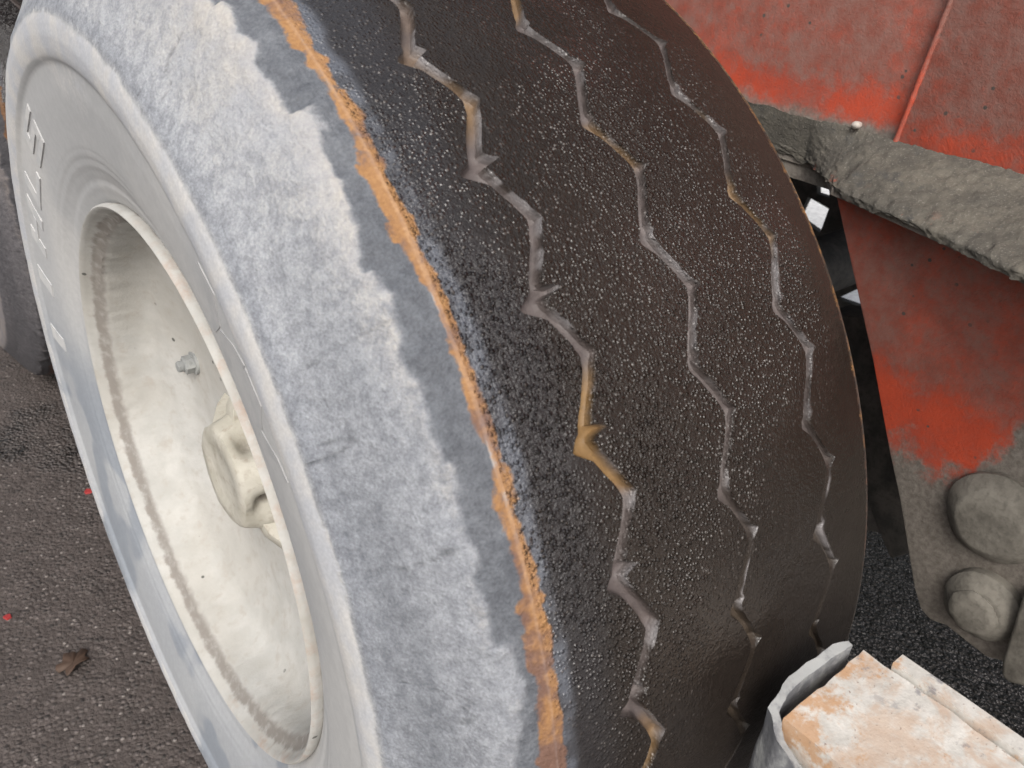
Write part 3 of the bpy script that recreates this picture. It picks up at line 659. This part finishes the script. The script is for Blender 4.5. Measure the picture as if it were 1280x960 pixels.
# hanger plate below the ledge
XH = 0.70
hp = [on_x(*q, XH) for q in ((1043, 240), (1065, 340), (1090, 450), (1110, 560), (1124, 625), (1133, 680), (1142, 735), (1150, 762), (1163, 776), (1183, 783))]
poly = [(p.y, min(p.z, 0.8595)) for p in hp] + [(-0.60, 0.392), (-0.645, 0.415), (-0.69, 0.47), (-0.78, 0.55), (-1.0, 0.66), (-1.0, 0.8595)]
bm = bmesh.new(); prism_x(bm, poly, XH, XH + 0.022); hang = bm_obj('hanger_plate', bm, M_HANG, frame, 35, 0.0035)
bm = bmesh.new(); prism_x(bm, [(y - 0.03, z) for y, z in poly], XH + 0.19, XH + 0.212); bm_obj('hanger_plate', bm, M_HANG, frame, 35, 0.003)
c1 = on_x(1237, 652, XH - 0.016); c2 = on_x(1224, 760, XH - 0.016)
bm = bmesh.new(); wobble_cyl(bm, (c1.y, c1.z), 0.0560, XH - 0.003, XH + 0.18, 64, 0.008, 5); pin = bm_obj('pin_washer', bm, M_PIN, hang, 40)
bm = bmesh.new(); wobble_cyl(bm, (c1.y - 0.002, c1.z + 0.002), 0.0530, XH - 0.026, XH - 0.004, 64, 0.005, 6, 0.016); bm_obj('pin_head', bm, M_PIN, hang, 40)
bm = bmesh.new(); wobble_cyl(bm, (c2.y, c2.z), 0.0425, XH - 0.026, XH + 0.19, 64, 0.004, 8, 0.014); p2 = bm_obj('pin_head', bm, M_PIN, hang, 40)
bm = bmesh.new(); wobble_cyl(bm, (c2.y + 0.002, c2.z - 0.002), 0.0270, XH - 0.0325, XH - 0.0255, 48, 0.010, 9, 0.004); bm_obj('pin_end', bm, M_PIN, hang, 40)
# lever arm plate at the edge of the view
lp = [on_x(*q, 0.665) for q in ((1276, 745), (1262, 790), (1250, 828), (1249, 846), (1257, 856), (1275, 860))]
bm = bmesh.new(); prism_x(bm, [(p.y, p.z) for p in lp] + [(-0.74, 0.45), (-0.78, 0.56), (-0.70, 0.585)], 0.668, XH - 0.002)
bm_obj('lever_arm', bm, M_PIN, frame, 35, 0.006, 3)
# far rail of the frame with openings, and cross members
XR = 1.78
def hole_plate(name, x0, x1, y0, y1, z0, z1, holes, mat, parent):
    """a plate with polygonal cut-outs, cut by boolean-free triangulation"""
    bm = bmesh.new(); outer = [(y0, z0), (y1, z0), (y1, z1), (y0, z1)]
    loops = [outer] + holes; ed = []; allv = []
    for lp_ in loops:
        vs_ = [bm.verts.new((x0, y, z)) for y, z in lp_]; allv.append(vs_)
        for i in range(len(vs_)): ed.append(bm.edges.new((vs_[i], vs_[(i + 1) % len(vs_)])))
    bmesh.ops.triangle_fill(bm, use_beauty=True, use_dissolve=False, edges=ed)
    r = bmesh.ops.extrude_face_region(bm, geom=list(bm.faces)); bmesh.ops.translate(bm, verts=[v for v in r['geom'] if isinstance(v, bmesh.types.BMVert)], vec=(x1 - x0, 0, 0))
    return bm_obj(name, bm, mat, parent, 35)
def pxs(x, *q): return [(on_x(a, b, x).y, on_x(a, b, x).z) for a, b in q]
holes = [pxs(XR, (1020, 212), (1036, 216), (1037, 247), (1021, 242)), pxs(XR, (1010, 246), (1036, 261), (1025, 291), (998, 272)), pxs(XR, (1046, 373), (1072, 361), (1080, 385))]
hole_plate('far_rail', XR, XR + 0.02, -0.02, 2.6, 0.20, 1.50, holes, M_DARK, frame)
bm = bmesh.new(); box(bm, 0.60, 1.95, -1.6, 2.6, 1.5015, 1.53); bm_obj('shade_deck', bm, M_DARK, frame, 35)  # unseen floor overhead, added to keep the underside dark
for y0 in (0.62, -1.3):
    bm = bmesh.new(); box(bm, XW + 0.013, XR - 0.001, y0, y0 + 0.08, 0.90, 1.30); bm_obj('cross_member', bm, M_DARK, frame, 35)
bm = bmesh.new(); box(bm, 0.80, 0.95, 0.03, 0.20, 0.63, 1.5); bm_obj('spring_seat', bm, M_DARK, frame, 35, 0.01)
# axle through the wheel
axle = empty('axle_beam', (0, 0, R), 'dark grimy axle beam running inward from the big wheel under the frame', 'axle')
v, f = lathe([(0.11, 0.02), (0.11, 0.12), (0.36, 0.13), (0.37, 0.09), (0.5, 0.08), (0.9, 0.08), (1.0, 0.055), (1.75, 0.055), (1.75, 0.01)], 48)
mesh_obj('beam', v, f, M_DARK, axle, 40)
bc = on_x(1112, 622, 1.10)
v, f = lathe([(-0.10, 0.005), (-0.10, 0.035), (-0.085, 0.060), (-0.01, 0.064), (0.0, 0.070), (0.01, 0.064), (0.08, 0.055), (0.10, 0.02), (bc.y * -1 - 0.02, 0.02), (bc.y * -1 - 0.02, 0.002)], 40, 'y')
bcm = mesh_obj('brake_chamber', v, f, m_dark_steel('brake_chamber_steel', (0.09, 0.085, 0.08), (0.15, 0.14, 0.13)), axle, 40); bcm.location = (bc.x, bc.y, bc.z - R)
bm = bmesh.new(); box(bm, bc.x - 0.02, bc.x + 0.02, -0.05, 0.02, bc.z - R - 0.02, -0.03); bm_obj('chamber_bracket', bm, M_DARK, axle, 35)
ta = [on_x(*q, 1.0) for q in ((1030, 392), (1075, 396), (1112, 430), (1140, 560), (1146, 690), (1112, 700), (1088, 640), (1050, 520))]
bm = bmesh.new(); prism_x(bm, [(p.y, p.z - R) for p in ta], 1.0, 1.07); bm_obj('trailing_arm', bm, M_DARK, axle, 35, 0.006)
bm = bmesh.new(); box(bm, 1.01, 1.06, -0.28, 0.0, -0.09, -0.03); bm_obj('arm_clamp', bm, M_DARK, axle, 35)

# ------------------------------------------------------------------ rusty box beam with a rubber pad at its end
beam = empty('rusty_beam', (0.265, -1.0, 0), 'rusty white-painted box beam with grey rubber pad, ending just before the tread', 'beam')
def loc(o): o.matrix_parent_inverse = Matrix.Translation(-Vector(beam.location)); return o
ZB = 0.665
a0 = on_z(1073, 808, ZB); a1 = on_z(988, 903, ZB)
bx0, bx1 = a1.x, a0.x; by = (a0.y + a1.y) / 2
bm = bmesh.new(); box(bm, bx0, bx1, -1.25, by, ZB - 0.09, ZB)
bmesh.ops.bisect_plane(bm, geom=bm.verts[:] + bm.edges[:] + bm.faces[:], plane_co=(0, by - 0.25, 0), plane_no=(0, 1, 0))
def roughen(bm, cuts, amp, keep=lambda v: True):
    bmesh.ops.subdivide_edges(bm, edges=[e for e in bm.edges if e.calc_length() > 0.02], cuts=cuts, use_grid_fill=True)
    for v in bm.verts:
        k = np.array([v.co.x * 60, v.co.y * 60, v.co.z * 60])
        d = [float(fbm(np.array([k[i] + 3 * i]), np.array([k[(i + 1) % 3] + k[(i + 2) % 3]]), 3)[0]) - 0.5 for i in range(3)]
        v.co += Vector(d) * amp
roughen(bm, 14, 0.0035)
loc(bm_obj('box_section', bm, M_RUST, beam, 35))
g0 = on_z(1122, 824, ZB + 0.004)
bm = bmesh.new(); box(bm, bx1 + 0.0035, bx1 + 0.017, -1.25, g0.y, ZB - 0.075, ZB + 0.0035); roughen(bm, 12, 0.0022); loc(bm_obj('side_angle', bm, M_RUST, beam, 35))
bm = bmesh.new(); box(bm, bx1 - 0.004, bx1 + 0.0036, -1.25, g0.y - 0.01, ZB - 0.075, ZB - 0.010); loc(bm_obj('weld_seam', bm, M_DARK, beam, 35))
# rubber: a strip across the end, wrapped round the left corner
bm = bmesh.new()
path = [(bx1 - 0.006, by + 0.006), (bx1 - 0.030, by + 0.010), (bx0 + 0.020, by + 0.010), (bx0 + 0.000, by + 0.006), (bx0 - 0.008, by - 0.008), (bx0 - 0.010, by - 0.030), (bx0 - 0.011, by - 0.07), (bx0 - 0.010, by - 0.3)]
th_ = 0.0065; n_ = len(path); rows = []
for i, (x, y) in enumerate(path):
    p0 = Vector(path[max(0, i - 1)]); p1 = Vector(path[min(n_ - 1, i + 1)]); tn = (p1 - p0).normalized(); nn = Vector((tn.y, -tn.x))
    if nn.dot(Vector((-1, 1))) < 0: nn = -nn
    zt = ZB + (0.006, 0.004, 0.003, 0.001, -0.006, -0.016, -0.024, -0.03)[i]
    o2 = Vector((x, y)) + nn * th_
    i2 = Vector((x, y))
    rows.append([bm.verts.new((i2.x, i2.y, ZB - 0.10)), bm.verts.new((i2.x, i2.y, zt - 0.002)), bm.verts.new((o2.x, o2.y, zt)), bm.verts.new((o2.x, o2.y, ZB - 0.10))])
for a, b in zip(rows, rows[1:]):
    for j in range(4): bm.faces.new((a[j], a[(j + 1) % 4], b[(j + 1) % 4], b[j]))
bm.faces.new(rows[0][::-1]); bm.faces.new(rows[-1])
bmesh.ops.subdivide_edges(bm, edges=[e for e in bm.edges if e.calc_length() > 0.012], cuts=4, use_grid_fill=True)
for v in bm.verts:
    v.co += Vector([float(fbm(np.array([v.co.x * 70 + 5 * i]), np.array([v.co.y * 70 + v.co.z * 55 + i]), 3)[0]) - 0.5 for i in range(3)]) * 0.0060
loc(bm_obj('rubber_pad', bm, M_PAD, beam, 50))
bm = bmesh.new(); box(bm, bx0 + 0.012, bx1 - 0.012, -1.24, -1.16, 0, ZB - 0.088); loc(bm_obj('support_leg', bm, M_RUST, beam, 35))
bm = bmesh.new(); box(bm, bx0 - 0.02, bx1 + 0.02, -1.28, -1.12, 0, 0.012); loc(bm_obj('base_plate', bm, M_RUST, beam, 35))

# ------------------------------------------------------------------ litter on the asphalt
M_CHIP = m_plain('red_plastic', (0.36, 0.035, 0.035), 0.6); M_LEAF = m_plain('brown_dead_leaf', (0.075, 0.045, 0.03), 0.7)
def chip(px, py, s, label, seed):
    rs = random.Random(seed); p = on_z(px, py, 0.0)
    bm = bmesh.new(); n = 7
    pts = [(s * (0.6 + 0.6 * rs.random()) * math.cos(2 * math.pi * i / n), s * (0.6 + 0.6 * rs.random()) * math.sin(2 * math.pi * i / n)) for i in range(n)]
    a = [bm.verts.new((x, y, 0.0)) for x, y in pts]; b = [bm.verts.new((x * 0.85, y * 0.85, s * 0.35 + 0.15 * s * rs.random())) for x, y in pts]
    bm.faces.new(a[::-1]); bm.faces.new(b)
    for i in range(n): bm.faces.new((a[i], a[(i + 1) % n], b[(i + 1) % n], b[i]))
    o = bm_obj('red_chip', bm, M_CHIP, None, 30); o.location = p; return tag(o, label, 'chip')
chip(10, 772, 0.008, 'tiny red chip lying on open asphalt away from the tyre', 1)
chip(111, 615, 0.009, 'tiny red chip on asphalt at the edge of the pale sidewall', 2)
def leaf(px, py, s, rz, label, seed):
    rs = random.Random(seed); p = on_z(px, py, 0.003); bm = bmesh.new(); outline = []
    for i in range(22):
        t = 2 * math.pi * i / 22; r = s * (0.55 + 0.45 * abs(math.cos(2.5 * t))) * (0.85 + 0.3 * rs.random())
        outline.append((r * math.cos(t), 0.7 * r * math.sin(t), 0.006 * rs.random() + 0.004 * abs(math.sin(t))))
    c = bm.verts.new((0, 0, 0.001)); vs_ = [bm.verts.new(q) for q in outline]
    for i in range(22): bm.faces.new((c, vs_[i], vs_[(i + 1) % 22]))
    o = bm_obj('dead_leaf', bm, M_LEAF, None, 50); m = o.modifiers.new('thickness', 'SOLIDIFY'); m.thickness = 0.0012
    o.location = p; o.rotation_euler = (0, 0, rz); return tag(o, label, 'leaf')
leaf(92, 828, 0.030, 0.6, 'crumpled brown leaf lying flat on the asphalt beside the wheel', 3)
